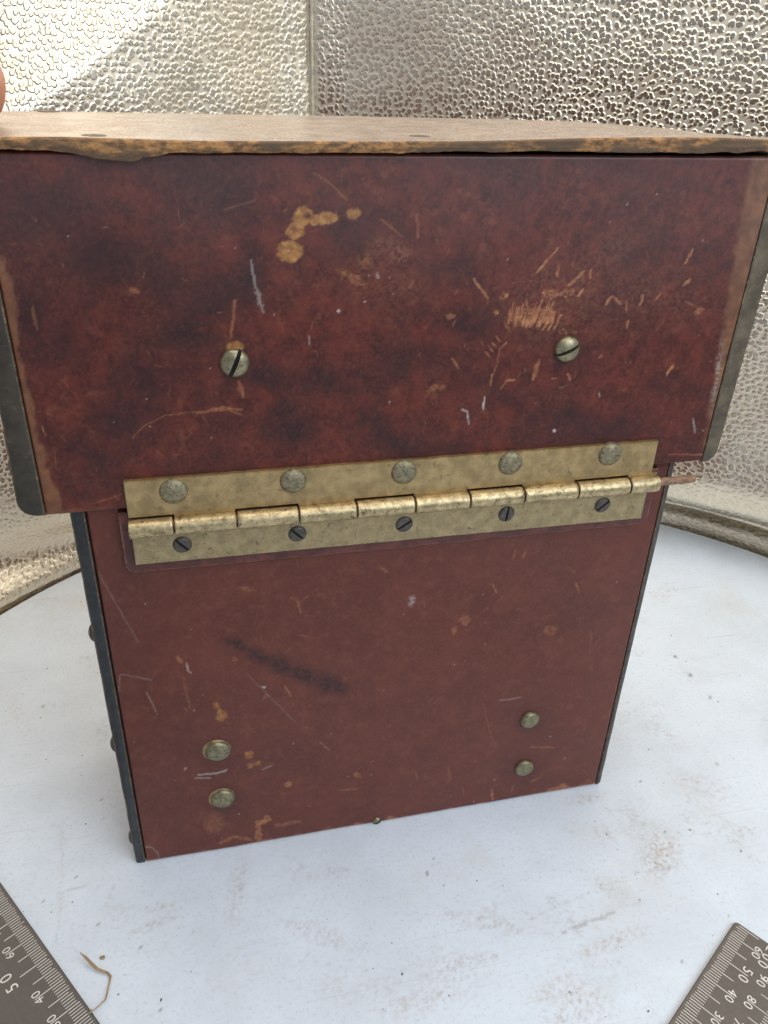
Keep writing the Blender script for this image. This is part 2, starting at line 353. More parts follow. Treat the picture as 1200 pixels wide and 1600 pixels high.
def panel(name, x0, x1, z0, z1, y, res, mat, parent, paint, thick=3.0, botfun=None):
    nx = int((x1-x0)/res)+1; nz = int((z1-z0)/res)+1
    gx, gz = np.meshgrid(np.linspace(x0, x1, nx), np.linspace(z0, z1, nz))
    if botfun is not None:
        t = (gz-z0)/(z1-z0); gz = gz+(1-t)*botfun(gx)
    px, py = to_px(gx, np.full_like(gx, y), gz)
    wr = Wear(px, py); paint(wr)
    d = np.minimum(np.minimum(gx-x0, x1-gx), np.minimum(gz-gz[0][None, :], z1-gz))
    rnd = 0.7
    yy = y+np.where(d < rnd, rnd-np.sqrt(np.maximum(0, rnd*rnd-(rnd-d)**2)), 0)*0.8
    yy = yy+(fbm(gx/30, gz/30, 5, 3)-0.5)*0.5+(fbm(gx/4, gz/4, 6, 3)-0.5)*0.06+0.06*wr.a[..., 0]*(wr.g-0.2)
    V = np.stack([gx, yy, gz], -1).reshape(-1, 3)
    idx = np.arange(nx*nz).reshape(nz, nx)
    Q = np.stack([idx[:-1, :-1], idx[:-1, 1:], idx[1:, 1:], idx[1:, :-1]], -1).reshape(-1, 4)
    loop = np.concatenate([idx[0, :], idx[1:, -1], idx[-1, -2::-1], idx[-2:0:-1, 0]])
    back = V[loop].copy(); back[:, 1] = y+thick
    bi = len(V)+np.arange(len(loop))
    Q2 = np.stack([loop, bi, np.roll(bi, -1), np.roll(loop, -1)], -1)
    o = np_mesh(name, np.vstack([V, back]), np.vstack([Q, Q2]), mat, parent)
    at = o.data.color_attributes.new('wear', 'FLOAT_COLOR', 'POINT')
    col = np.vstack([wr.a.reshape(-1, 4), wr.a.reshape(-1, 4)[loop]]).astype(np.float32)
    at.data.foreach_set('color', col.ravel())
    a2 = o.data.attributes.new('flake', 'FLOAT', 'POINT')
    a2.data.foreach_set('value', np.concatenate([wr.f.ravel(), wr.f.ravel()[loop]]).astype(np.float32))
    return o

# ------------------------------------------------------------------ the turntable board
CX, CY, RAD = 99.0, 179.0, 278.0
table = None
def build_table():
    N = 560
    u = np.linspace(-1, 1, N); gu, gv = np.meshgrid(u, u)
    X = gu*np.sqrt(1-gv*gv/2); Y = gv*np.sqrt(1-gu*gu/2)
    gx = CX+X*RAD; gy = CY+Y*RAD
    px, py = to_px(gx, gy, np.zeros_like(gx))
    vis = (np.stack([gx, gy, np.zeros_like(gx)-CAM_H], -1)@RW)[..., 2] > 20
    px = np.where(vis, px, -9999.); py = np.where(vis, py, -9999.)
    w = Wear(px, py)
    w.blob(1030, 1335, 30, 34, 0.75, 0, 20, 0.9, 0.6); w.blob(1000, 1300, 40, 20, 0.3, 0, 40, 1.2, 0.5)
    w.line([(880, 1455), (925, 1440), (960, 1425)], 5, 0.55, 2, 0.7)
    w.blob(960, 1470, 50, 12, .5, 0, -20, 1.1, .7); w.blob(760, 1440, 70, 12, .5, 0, 12, 1.1, .7); w.blob(905, 1560, 50, 30, .55, 0, 30, 1.1, .7); w.blob(660, 1560, 70, 20, .4, 0, -15, 1.1, .7); w.blob(1100, 1230, 50, 14, .35, 0, 20, 1.1, .7); w.blob(500, 1460, 60, 14, .4, 0, 20, 1.1, .7); w.line([(690, 1515), (730, 1497), (775, 1496)], 7, .5, 0, .8); w.line([(820, 1440), (1000, 1360), (1040, 1350)], 2, .35, 0, .7)
    w.line([(1025, 1362), (1060, 1352)], 2.5, 0.4, 2, 0.5)
    w.blob(955, 1390, 40, 14, 0.35, 0, 30, 1.0, 0.6); w.blob(890, 1590, 40, 28, 0.5, 0, 20, 1.0, 0.6)
    w.blob(860, 1550, 30, 18, 0.4, 0, 0, 1.0, 0.7); w.blob(735, 1500, 40, 10, 0.5, 0, -10, 1.0, 0.6)
    w.blob(370, 1390, 14, 45, 0.42, 0, 10, 1.1, 0.5); w.blob(240, 1445, 36, 7, 0.5, 0, -22, 1.0, 0.5)
    w.blob(250, 1418, 26, 6, 0.6, 0, 0, 1.0, 0.8); w.blob(700, 1520, 60, 40, 0.28, 0, 0, 1.2, 0.7)
    w.blob(915, 1248, 30, 8, 0.5, 0, -10, 1.0, 0.6); w.blob(975, 1120, 30, 10, 0.3, 0, -25, 1.0, 0.6)
    w.blob(945, 1120, 40, 10, 0.28, 0, 60, 1.0, 0.6); w.blob(560, 1540, 90, 30, 0.22, 0, 10, 1.2, 0.7)
    w.line([(98, 1300), (96, 1385), (88, 1480)], 5, 0.22, 0, 0.6); w.blob(25, 1110, 40, 12, 0.22, 0, 60, 1.1, 0.6)
    w.line([(105, 1390), (150, 1384)], 2, 0.35, 2, 0.6); w.line([(180, 1380), (165, 1415)], 2, 0.25, 2, 0.6)
    for x, y, r in ((1055, 1026, 3), (1079, 1055, 3.5), (1110, 1090, 3), (1120, 1194, 2.5), (667, 1365, 3), (676, 1342, 2), (119, 1370, 3),
                    (68, 1104, 2.5), (160, 1250, 2.5), (152, 1444, 3), (220, 1480, 2), (66, 1408, 2), (1064, 1503, 2.4), (1138, 1433, 2.4), (1040, 1300, 2),
                    (302, 1336, 2), (690, 1110, 2), (89, 1470, 2), (250, 1578, 2), (303, 1455, 2), (1030, 1558, 2), (480, 1490, 2), (1000, 1221, 2)):
        w.blob(x, y, r, r*0.8, 0.9, 2, random.uniform(0, 90), 0.6, 0, 0.2)
    V = np.stack([gx, gy, np.zeros_like(gx)], -1).reshape(-1, 3)
    idx = np.arange(N*N).reshape(N, N)
    Q = np.stack([idx[:-1, :-1], idx[:-1, 1:], idx[1:, 1:], idx[1:, :-1]], -1).reshape(-1, 4)
    loop = np.concatenate([idx[0, :], idx[1:, -1], idx[-1, -2::-1], idx[-2:0:-1, 0]])
    back = V[loop].copy(); back[:, 2] = -10
    bi = len(V)+np.arange(len(loop))
    Q2 = np.stack([loop, bi, np.roll(bi, -1), np.roll(loop, -1)], -1)
    o = np_mesh('turntable', np.vstack([V, back]), np.vstack([Q, Q2]), M_TABLE)
    at = o.data.color_attributes.new('wear', 'FLOAT_COLOR', 'POINT')
    at.data.foreach_set('color', np.vstack([w.a.reshape(-1, 4), w.a.reshape(-1, 4)[loop]]).astype(np.float32).ravel())
    o['label'] = 'round white scuffed board that the brown box stands on'; o['category'] = 'turntable'
    try: o.data.set_sharp_from_angle(angle=math.radians(40))
    except Exception: pass
    return o
build_table()

# ------------------------------------------------------------------ silver backdrop: two tent walls meeting at a seam, and the fabric floor
backdrop = thing('backdrop', 'pebbled silver fabric tent walls meeting at a seam behind the box', 'backdrop', (92, 590, -12))
SEAM_X = 73.0
def wall_panel(side):
    nx, nz = 380, 270
    if side < 0: xs = SEAM_X-np.linspace(0, 1, nx)**1.25*(SEAM_X+330)
    else: xs = SEAM_X+np.linspace(0, 1, nx)**1.25*(470-SEAM_X)
    z = np.concatenate([np.linspace(-12, 60, 100), np.linspace(60.8, 590, nz-100)])
    gx, gz = np.meshgrid(xs, z)
    # below, the fabric hugs the round board; higher up it pulls straight into two panels
    hw = 236.0; dx_ = np.clip(gx-97, -hw, hw)
    circ = 181+np.sqrt(291.0**2-dx_**2)-np.maximum(np.abs(gx-97)-hw, 0)*1.35
    knots = [(-330, 150), (-170, 359), (-95, 389), (-50, 407), (SEAM_X-18, 460), (SEAM_X, 466.5), (SEAM_X+18, 462), (205, 402), (250, 374), (300, 330), (470, 120)]
    kx = [k[0] for k in knots]; ky = [k[1] for k in knots]
    plane = sum(np.interp(gx+d, kx, ky) for d in np.linspace(-14, 14, 9))/9
    near = np.exp(-(np.abs(gx-SEAM_X)/24)**2); plane = plane*(1-near)+np.interp(gx, kx, ky)*near
    t = np.clip((gz-6)/34, 0, 1); t = t*t*(3-2*t)
    y = circ*(1-t)+plane*t
    gs = np.abs(gx-SEAM_X)
    nx_, ny_ = -np.sign(gx-SEAM_X)*0.45, -0.89
    if side > 0:
        off = 15*np.sqrt(np.clip(1-(np.maximum(gz+1+0.02*gs, 0)/25)**2, 0, 1))*(0.80+0.2*np.sin(gs/47))+4*np.exp(-((gz-52)/14)**2)
        off = off-np.clip(gz-150, 0, None)*0.07*np.clip((gs-60)/150, 0, 1)
        emb = 0.35+0.65*np.clip((gs-40)/110, 0, 1)*np.clip((gz-90)/70, 0, 1)
    else:
        off = 13*np.exp(-((gz-4)/13)**2)
        crease = gz-(229+(gx+60)*0.64)      # a diagonal fold: above it the fabric leans back
        lean = np.clip((20-gx)/40, 0, 1)
        off = off-np.clip(crease, 0, None)*0.36*lean
        emb = np.where(crease > 0, 0.45+0.55*lean, 0.42)*np.clip(0.6+gz/250, 0, 1)
    emb = np.clip(emb+(fbm(gx/40, gz/40, 77, 3)-0.5)*0.3, 0.2, 1)  # drives bump depth and the contrast of the painted reflections
    off = off+(fbm(gx/90+5*side, gz/90, 12, 3)-0.5)*8
    off = off-1.0*np.exp(-(gs/2.0)**2)
    x = gx+nx_*off; y = y+ny_*off
    V = np.stack([x, y, gz], -1).reshape(-1, 3)
    idx = np.arange(nx*nz).reshape(nz, nx)
    Q = np.stack([idx[:-1, :-1], idx[:-1, 1:], idx[1:, 1:], idx[1:, :-1]], -1).reshape(-1, 4)
    if side < 0: Q = Q[:, ::-1]
    o = np_mesh('wall_panel', V, Q, M_SILVER, backdrop)
    at = o.data.attributes.new('emboss_reflection', 'FLOAT', 'POINT'); at.data.foreach_set('value', emb.ravel().astype(np.float32))
    return o
wall_panel(-1); wall_panel(1)
bm = bmesh.new(); zz_ = np.linspace(20, 590, 60)
prof = []
for z_ in zz_:
    yy_ = 466.5+1.0+8*0.89*0+(-0.89)*((fbm(np.array([SEAM_X/90+5.0]), np.array([z_/90]), 12, 3)[0]-0.5)*8)
    prof.append((yy_, z_))
for w0, dep in ((1.0, 0.9),):
    rows = [[bm.verts.new((SEAM_X+w0*q, y_+(0.5 if abs(q) > .9 else -0.4), z_)) for q in (-1, -.4, .4, 1)] for y_, z_ in prof]
    for r1, r2 in zip(rows[:-1], rows[1:]):
        for k in range(3): bm.faces.new((r1[k], r1[k+1], r2[k+1], r2[k]))
bm_obj('seam', bm, plain_mat('seam_tape', (0.50, 0.44, 0.34), 0.6), backdrop)
bm = bmesh.new()
vs = [bm.verts.new(c) for c in ((92, 640, -10.5), (-380, 170, -10.5), (92, -300, -10.5), (564, 170, -10.5))]; bm.faces.new(vs)
fl = bm_obj('floor', bm, M_SILVER, None); fl['kind'] = 'structure'
fl['label'] = 'pebbled silver fabric floor under the round board'

# ------------------------------------------------------------------ the box
M_FLANK = plain_mat('flank_fibre', (0.20, 0.085, 0.055), 0.4, 0, 0.2)
box = thing('wooden_box', 'worn reddish brown box with brass hinge and overhanging lid', 'box', (56, 232, 0))
YB, YL = 204.0, 200.0
def lid_paint(w):
    px, py = w.px, w.py
    rag = (fbm(px/9, py/14, 31, 4)-0.5)*26
    # bare border down both sides
    le = np.interp(py, [235, 330, 450, 540, 640, 720, 805], [-30, -20, 27, 34, 54, 76, 104])
    w.put(3, np.clip((le+rag*0.8-px)/6, 0, 1)*(0.35+0.5*fbm(px/22, py/30, 61, 4)))
    re = np.interp(py, [235, 379, 493, 626, 721], [1172, 1146, 1128, 1108, 1092])
    w.put(3, np.clip((px-re+rag*0.4)/9, 0, 1)*(0.45+0.55*fbm(px/12, py/40, 63, 4)))
    w.put(1, np.clip((px-re+rag*0.8-1)/5, 0, 1)*np.clip(1-abs(px-re-6)/9, 0, 1)*np.clip(1-abs(py-585)/75, 0, 1)*0.55*np.clip((w.g-0.3)*3, 0, 1))
    w.put(3, np.clip((py-(805-(px-72)*0.081-9-rag*0.3))/5, 0, 1)*np.clip(1-(px-60)/150, 0, 1)*0.5)
    # ochre flakes
    for x, y, rx, ry, k in ((453, 393, 20, 16, 1), (462, 361, 14, 13, 1), (474, 338, 17, 14, .95), (512, 341, 15, 10, 1), (493, 343, 12, 9, .9), (554, 334, 11, 8, .7)):
        w.blob(x, y, rx, ry, k, 0, 0, 0.25, 0.15)
    w.f = np.maximum(w.f, (np.hypot(px-500, py-360) < 85).astype(np.float32)); w.f = np.maximum(w.f, (np.hypot(px-367, py-542) < 22).astype(np.float32))
    w.a[..., 0] *= 1-0.9*np.clip(1.4-np.hypot((px-481)/6, (py-337)/5), 0, 1)
    w.a[..., 0] *= 1-0.7*np.clip(1.4-np.hypot((px-459)/5, (py-358)/4), 0, 1)
    w.blob(552, 435, 26, 7, .55, 0, 28, .6, .5); w.blob(571, 408, 12, 14, .38, 0, 0, .8, .7)
    w.blob(622, 397, 20, 12, .34, 0, -20, .9, .7); w.blob(599, 385, 26, 16, .22, 0, 0, 1, .7)
    w.blob(705, 495, 7, 5, .5); w.blob(680, 605, 14, 5, .5, 0, -10, .6, .6); w.blob(210, 453, 8, 4, .5, 0, 20, .5, .3)
    w.blob(1092, 486, 8, 4, .6, 0, -25, .6, .4); w.blob(367, 542, 13, 10, .85, 0, 0, .4, .2)
    for a in (((593, 341), (630, 370), 2, .5), ((652, 335), (653, 371), 3, .45), ((530, 300), (543, 312), 2.5, .4),
              ((740, 436), (763, 467), 2.8, .85), ((889, 446), (914, 424), 4.5, .75), ((904, 464), (911, 453), 4.5, .75), ((838, 428), (872, 388), 3.5, .75),
              ((871, 432), (873, 415), 4, .7), ((923, 434), (924, 420), 3.2, .8), ((979, 470), (979, 488), 2.4, .7), ((790, 508), (799, 519), 2.2, .7),
              ((775, 526), (782, 534), 2.2, .7), ((769, 536), (775, 543), 2.2, .7), ((763, 541), (771, 550), 2.2, .7), ((759, 550), (765, 557), 2.2, .7),
              ((781, 546), (792, 535), 2.4, .7), ((769, 586), (767, 602), 3, .75), ((888, 584), (891, 594), 4, .7), ((863, 592), (871, 592), 2.5, .6),
              ((1070, 412), (1083, 389), 3.5, .8), ((1068, 446), (1080, 436), 4.5, .7), ((1042, 585), (1052, 571), 4.5, .85), ((1000, 477), (1005, 462), 4, .7),
              ((980, 512), (982, 500), 2.5, .7), ((707, 560), (717, 577), 2, .6), ((832, 594), (843, 563), 7, .6), ((367, 470), (361, 528), 4.5, .42),
              ((373, 596), (380, 620), 7, .45), ((50, 478), (58, 515), 4, .3), ((66, 665), (71, 682), 2, .6), ((874, 515), (876, 522), 2, .6), ((884, 516), (885, 523), 2, .6), ((896, 519), (903, 519), 2, .6),
              ((936, 560), (942, 555), 3, .5), ((1136, 710), (1046, 710), 1.5, .5), ((640, 450), (646, 438), 1.6, .4), ((1024, 470), (1033, 458), 3, .6), ((1070, 470), (1094, 482), 2, .4)):
        w.line([a[0], a[1]], a[2], a[3])
    w.line([(946, 476), (957, 462), (970, 475)], 3, .75); w.line([(784, 607), (793, 594), (804, 594)], 2.6, .55); w.line([(781, 548), (776, 572), (769, 588)], 1.2, .5)
    w.line([(310, 645), (345, 636), (378, 640)], 3.4, .55); w.line([(330, 642), (355, 639), (377, 647)], 2.4, .5)
    w.line([(207, 684), (222, 667), (260, 648), (308, 643)], 1.3, .38); w.line([(310, 640), (326, 665)], 1.5, .35); w.line([(490, 270), (518, 287), (542, 313)], 2, .36)
    w.line([(350, 328), (400, 312)], 2.5, .25); w.line([(880, 440), (840, 438), (800, 442)], 1.2, .35); w.line([(190, 772), (150, 786)], 1.4, .45); w.line([(340, 488), (352, 489)], 1.5, .4)
    # hatching cut by a rasp
    w.blob(825, 492, 34, 17, .5, 0, -14, .8, .9); w.blob(610, 440, 60, 50, .10, 0, 0, 1.4, .9); w.blob(880, 470, 90, 60, .16, 0, 0, 1.4, 1); w.blob(1010, 460, 90, 40, .12, 0, 0, 1.4, 1); w.blob(940, 400, 70, 30, .12, 0, -30, 1.4, 1)
    rg = random.Random(3)
    for i in range(17):
        x = 795+i*4.4+rg.uniform(-1, 1); y1 = 507+0.05*(x-795)+rg.uniform(-6, 4); L = rg.uniform(16, 30); sl = 0.10+0.42*i/17
        w.line([(x, y1), (x+L*sl, y1-L)], rg.uniform(2.4, 3.8), rg.uniform(.75, 1), 0, .4)
    for x, y, x2, y2 in ((822, 514, 840, 472), (829, 512, 848, 468), (841, 515, 859, 470), (848, 516, 866, 470), (857, 516, 868, 487), (826, 480, 822, 470), (835, 488, 845, 475)):
        w.line([(x, y), (x2, y2)], rg.uniform(2.2, 3.6), .9, 0, .4)
    for x, y, rx, ry in ((860, 462, 10, 8), (878, 460, 9, 5), (888, 457, 10, 5), (850, 458, 6, 4), (792, 460, 5, 6), (783, 467, 4, 3), (776, 488, 3, 4)):
        w.blob(x, y, rx, ry, .8, 0, rg.uniform(-30, 30), .5, .7)
    for i in range(80):          # small nicks, thickest on the right half
        x = rg.triangular(500, 1110, 860); y = rg.triangular(370, 690, 470); a = rg.uniform(0, 3.14) if rg.random() < .4 else rg.uniform(1.0, 2.2); L = rg.uniform(3, 12)
        w.line([(x, y), (x+L*math.cos(a), y-L*math.sin(a))], rg.uniform(1.0, 2.0), rg.uniform(.14, .38), 0, .7)
    for i in range(40):
        x = rg.uniform(20, 520); y = rg.uniform(280, 720); a = rg.uniform(0, 3.14); L = rg.uniform(3, 14)
        w.line([(x, y), (x+L*math.cos(a), y-L*math.sin(a))], rg.uniform(1.0, 1.8), rg.uniform(.12, .32), 0, .6)
    # pale scuffs
    w.line([(391, 407), (399, 445), (411, 487)], 3.5, .34, 1, .9); w.blob(405, 467, 5, 18, .34, 1, -15, .7, .9)
    w.line([(755, 640), (757, 620)], 3, .8, 1, .3); w.line([(722, 640), (730, 643), (732, 662)], 2, .6, 1, .5); w.line([(936, 614), (937, 620)], 2.4, .5, 1)
    w.blob(529, 486, 2.4, 2.4, .95, 1, 0, .5, 0, 0.1); w.blob(866, 673, 2.4, 2.4, .95, 1, 0, .5, 0, 0.1); w.line([(482, 524), (484, 540)], 2.2, .4, 1)
    w.line([(1083, 655), (1086, 676)], 2, .45, 1); w.blob(590, 430, 2, 5, .4, 1); w.blob(570, 472, 1.5, 1.5, .6, 1, 0, .5, 0, .1)
    for i in range(26):
        w.blob(rg.uniform(20, 1120), rg.uniform(270, 700), rg.uniform(.8, 1.5), rg.uniform(.8, 1.6), rg.uniform(.2, .6), 1, 0, .6, 0, .1)
    # dark stains
    for x, y, rx, ry, k in ((160, 400, 55, 35, .5), (290, 520, 40, 28, .6), (190, 650, 45, 40, .5), (455, 675, 38, 22, .65), (390, 430, 22, 40, .6), (100, 545, 40, 35, .45),
                            (410, 585, 45, 20, .6), (745, 505, 40, 24, .5), (620, 690, 60, 22, .5), (445, 640, 22, 16, .6), (560, 365, 50, 40, .35), (700, 700, 40, 16, .4), (940, 490, 36, 20, .35), (240, 440, 50, 30, .35),
                            (50, 500, 26, 40, .5), (880, 650, 50, 14, .35), (700, 420, 40, 20, .3), (330, 470, 60, 26, .45), (230, 590, 60, 30, .5), (130, 700, 60, 24, .4), (520, 600, 50, 22, .4), (640, 560, 40, 18, .3), (780, 610, 60, 16, .35), (60, 330, 60, 40, .35), (340, 300, 80, 26, .35), (960, 670, 60, 20, .4), (1040, 600, 40, 16, .3)):
        w.blob(x, y, rx, ry, min(1, k*1.45), 2, rg.uniform(-30, 30), 1.25, 0.25, 2.2)
    w.put(2, np.exp(-(np.hypot((px-888)/36, (py-552)/30))**2)*0.75*np.clip(w.g*1.7, 0, 1)); w.put(2, np.exp(-(np.hypot((px-372)/42, (py-576)/32))**2)*0.65*np.clip(w.g*1.7, 0, 1))
def body_paint(w):
    w.f = (np.hypot(w.px-368, w.py-1150) < 70).astype(np.float32)
    rg = random.Random(11); px, py = w.px, w.py
    for x, y, rx, ry in ((370, 1008, 22, 8), (405, 1025, 26, 11), (440, 1040, 26, 14), (475, 1053, 28, 15), (512, 1068, 26, 16), (530, 1074, 16, 12)):
        w.blob(x, y, rx*.95, ry*.9, .85, 2, 20, 1.1, .25)
    w.blob(450, 1180, 60, 30, .12, 2, 0, 1.3); w.blob(200, 1000, 60, 120, .18, 2, 10, 1.4); w.blob(905, 960, 40, 30, .2, 2, 0, 1.4); w.blob(260, 1180, 80, 90, .14, 2, 0, 1.4)
    for x, y, rx, ry, k in ((346, 1118, 8, 9, .85), (338, 1103, 6, 5, .6), (390, 1179, 6, 5.5, .75), (401, 1193, 6, 4, .6), (391, 1197, 4, 4, .6), (710, 985, 4, 8, .4), (728, 970, 9, 6, .5),
                            (860, 985, 10, 8, .35), (415, 1088, 4, 3, .5), (366, 1030, 4, 3, .4), (540, 1060, 3, 3, .3), (450, 1225, 7, 4, .6), (280, 1030, 4, 8, .5), (600, 890, 8, 3, .3), (385, 920, 14, 4, .3), (335, 1286, 16, 16, .3), (560, 1210, 8, 4, .4)):
        w.blob(x, y, rx, ry, k, 0, rg.uniform(-40, 40), .5, .3)
    w.line([(405, 1316), (403, 1287), (418, 1279)], 9, .6); w.line([(345, 1316), (365, 1306), (392, 1312)], 5, .4); w.line([(430, 1290), (470, 1284)], 5, .35)
    for a in (((465, 937), (470, 958), 2.4, .5), ((455, 934), (470, 940), 2, .45), ((482, 930), (468, 940), 2, .45), ((468, 992), (482, 994), 2.4, .5), ((445, 1072), (455, 1087), 3.4, .6), ((500, 1160), (516, 1174), 4, .6),
              ((900, 912), (905, 925), 3, .7), ((770, 912), (776, 926), 3, .6), ((817, 873), (821, 862), 3, .6), ((802, 872), (806, 858), 2.5, .5), ((866, 1168), (828, 1167), 2.2, .5), ((770, 1250), (769, 1234), 6, .6), ((800, 1235), (803, 1226), 4, .5),
              ((924, 985), (922, 1020), 1.5, .35), ((887, 886), (899, 895), 2, .3), ((662, 940), (664, 948), 2, .4), ((286, 1060), (297, 1105), 4, .28), ((700, 1200), (704, 1218), 2, .4), ((650, 1205), (652, 1220), 2, .4), ((755, 1100), (770, 1160), 1.6, .35),
              ((723, 1230), (725, 1243), 3, .4), ((530, 1235), (560, 1232), 3, .4), ((845, 1215), (830, 1222), 3, .4)):
        w.line([a[0], a[1]], a[2]*0.85, a[3]*0.85, 0, 0.8)
    for i in range(60):
        x = rg.uniform(170, 1000); y = rg.uniform(880, 1330); a = rg.uniform(0, 3.14); L = rg.uniform(2, 12)
        w.line([(x, y), (x+L*math.cos(a), y-L*math.sin(a))], rg.uniform(1.0, 1.8), rg.uniform(.10, .28), 0, .7)
    w.line([(292, 1037), (294, 1047), (298, 1051)], 2.6, .5, 1, .4); w.line([(229, 1082), (246, 1116)], 1.8, .24, 1, .4); w.line([(186, 1080), (187, 1053), (237, 1062)], 1.2, .18, 1)
    w.line([(310, 1210), (340, 1208), (354, 1203)], 2.4, .48, 1, .3); w.line([(304, 1216), (328, 1215)], 2.0, .4, 1, .3); w.line([(385, 1052), (461, 1128)], 1.2, .14, 1, .5); w.line([(150, 890), (216, 1003)], 1.6, .15, 1)
    w.blob(643, 938, 5, 9, .45, 1, 10, .8, .7); w.blob(412, 1073, 3, 2, .6, 1); w.blob(288, 1201, 2.5, 2.5, .4, 1); w.line([(426, 1195), (410, 1202)], 2, .3, 1); w.line([(780, 1095), (815, 1090)], 2, .22, 1)
    w.line([(224, 1325), (236, 1324), (246, 1332), (248, 1340)], 2, .3, 1, .2)
    for i in range(30):
        w.blob(rg.uniform(170, 980), rg.uniform(900, 1310), rg.uniform(.8, 1.4), rg.uniform(.8, 1.4), rg.uniform(.2, .5), 1, 0, .6, 0, .1)
    for x, y in ((341, 1178), (349, 1252), (829, 1128), (820, 1204)): w.put(2, np.exp(-(np.hypot((px-x)/31, (py-y)/25))**2)*0.5*np.clip(w.g*1.6, 0, 1))
    # worn lower edge
    yb = 1348.5-0.1733*(px-228); dd = yb-py; rag = fbm(px/16, py/9, 41, 4)
    w.put(0, np.clip((rag*16-4-dd+np.clip((px-800)/20, 0, 5))/4, 0, 1)*0.65)

lid = None
# body
bm = bmesh.new(); add_box(bm, -33.5, 145.5, YB+1.6, 262, 1.0, 160)
body = bm_obj('body', bm, M_CORE, box)
panel('front_panel', -31.2, 144.9, 0.5, 156, YB, 0.36, M_BODY, body, body_paint)
def side_profile(x_out0, x_out1, x_in, z0, z1, rad, sgn, wob=0.15):
    # outline of a side panel as seen from the front: outer face, rounded lower corner, inner face
    pts = [(x_in, z0)]
    n = 6
    for k in range(n+1):
        a = math.pi/2*k/n
        pts.append((x_out0-sgn*rad+sgn*rad*math.sin(a), z0+rad-rad*math.cos(a)))
    m = 26
    for k in range(1, m+1):
        t = k/m; z = z0+rad+(z1-z0-rad)*t
        pts.append((x_out0+(x_out1-x_out0)*t+random.uniform(-wob, wob)*0.6, z))
    pts.append((x_in, z1))
    return pts
def side_panel(parent, mat, y0, y1, *a, **k):
    pts = side_profile(*a, **k); bm = bmesh.new()
    A = [bm.verts.new((x, y0, z)) for x, z in pts]; B = [bm.verts.new((x, y1, z)) for x, z in pts]
    f = bm.faces.new(A); bm.faces.new(B[::-1]); n = len(A)
    for i in range(n): bm.faces.new((A[i], B[i], B[(i+1) % n], A[(i+1) % n]))
    bmesh.ops.recalc_face_normals(bm, faces=bm.faces)
    for ff in bm.faces:
        if abs(ff.normal.x) > 0.9: ff.material_index = 1
    rb = bmesh.ops.bevel(bm, geom=list(f.edges), offset=0.45, segments=2, affect='EDGES', profile=0.5)
    for ff in rb['faces']: ff.material_index = 2
    return bm_obj('side_panel', bm, [mat, M_FLANK, M_WORNEDGE], parent, smooth=True)
side_panel(body, M_EDGE, YB+0.3, 262.5, -34.9, -35.6, -31.7, 0.0, 160, 1.2, -1)
side_panel(body, M_EDGE3, YB+0.1, 262.5, 147.1, 146.9, 145.15, 0.0, 160, 1.6, 1)

def dome(name, cx, cz, y, r, h, mat, parent, slot=None, seg=28, flat=0.0, slot_w=0.22, jit=0.0, tilt=(0, 0)):
    # round head standing on an upright face, axis towards -y, with a real sawn slot when asked for
    bm = bmesh.new(); rings = 9
    rr = [r*math.sin(math.pi/2*k/rings) for k in range(rings+1)]
    prev = None
    grid = []
    sa = math.radians(slot) if slot is not None else 0
    cs, sn = math.cos(sa), math.sin(sa)
    # square-to-disc grid so the slot can be pressed in
    N = 27
    def height(d):
        e = max(0.0, 1-d*d)
        if flat: return h*min(1.0, (1-d)/flat) if d < 1 else 0
        return h*math.sqrt(e) if d < 1 else 0
    us = sorted(set([-1+2*i/(N-1) for i in range(N)]+([-slot_w, -slot_w*0.9, slot_w*0.9, slot_w] if slot is not None else [])))
    vs = [-1+2*i/(N-1) for i in range(N)]
    V = []
    for a in us:
        row = []
        for b in vs:
            X = a*math.sqrt(1-b*b/2); Y = b*math.sqrt(1-a*a/2)
            d = math.hypot(X, Y); e = height(d)
            if jit: e *= 1+random.uniform(-jit, jit)
            if slot is not None and abs(a) < slot_w*0.95: e = min(e, max(0.0, h*0.25))
            xx, zz = X*r, Y*r
            # Y is along the slot
            px_ = cs*zz+sn*xx*-1; pz_ = sn*zz+cs*xx
            row.append(bm.verts.new((cx+px_, y-e+0.0*px_+tilt[0]*px_+tilt[1]*pz_, cz+pz_)))
        V.append(row)
    for i in range(len(us)-1):
        for j in range(N-1):
            f = bm.faces.new((V[i][j], V[i+1][j], V[i+1][j+1], V[i][j+1]))
            if slot is not None and abs((us[i]+us[i+1])/2) < slot_w*0.9: f.material_index = 1
    # skirt into the wood
    loop = [V[i][0] for i in range(len(us))]+[V[-1][j] for j in range(1, N)]+[V[i][-1] for i in range(len(us)-2, -1, -1)]+[V[0][j] for j in range(N-2, 0, -1)]
    bk = [bm.verts.new((v.co.x, y+1.2, v.co.z)) for v in loop]
    n = len(loop)
    for i in range(n): bm.faces.new((loop[i], bk[i], bk[(i+1) % n], loop[(i+1) % n]))
    bmesh.ops.recalc_face_normals(bm, faces=bm.faces)
    o = bm_obj(name, bm, [mat, M_SLOT], parent, smooth=True)
    return o
bm = bmesh.new(); add_box(bm, -30.5, 145, 262.2, 264, 0.5, 149); bm_obj('back_panel', bm, M_FLANK, body)
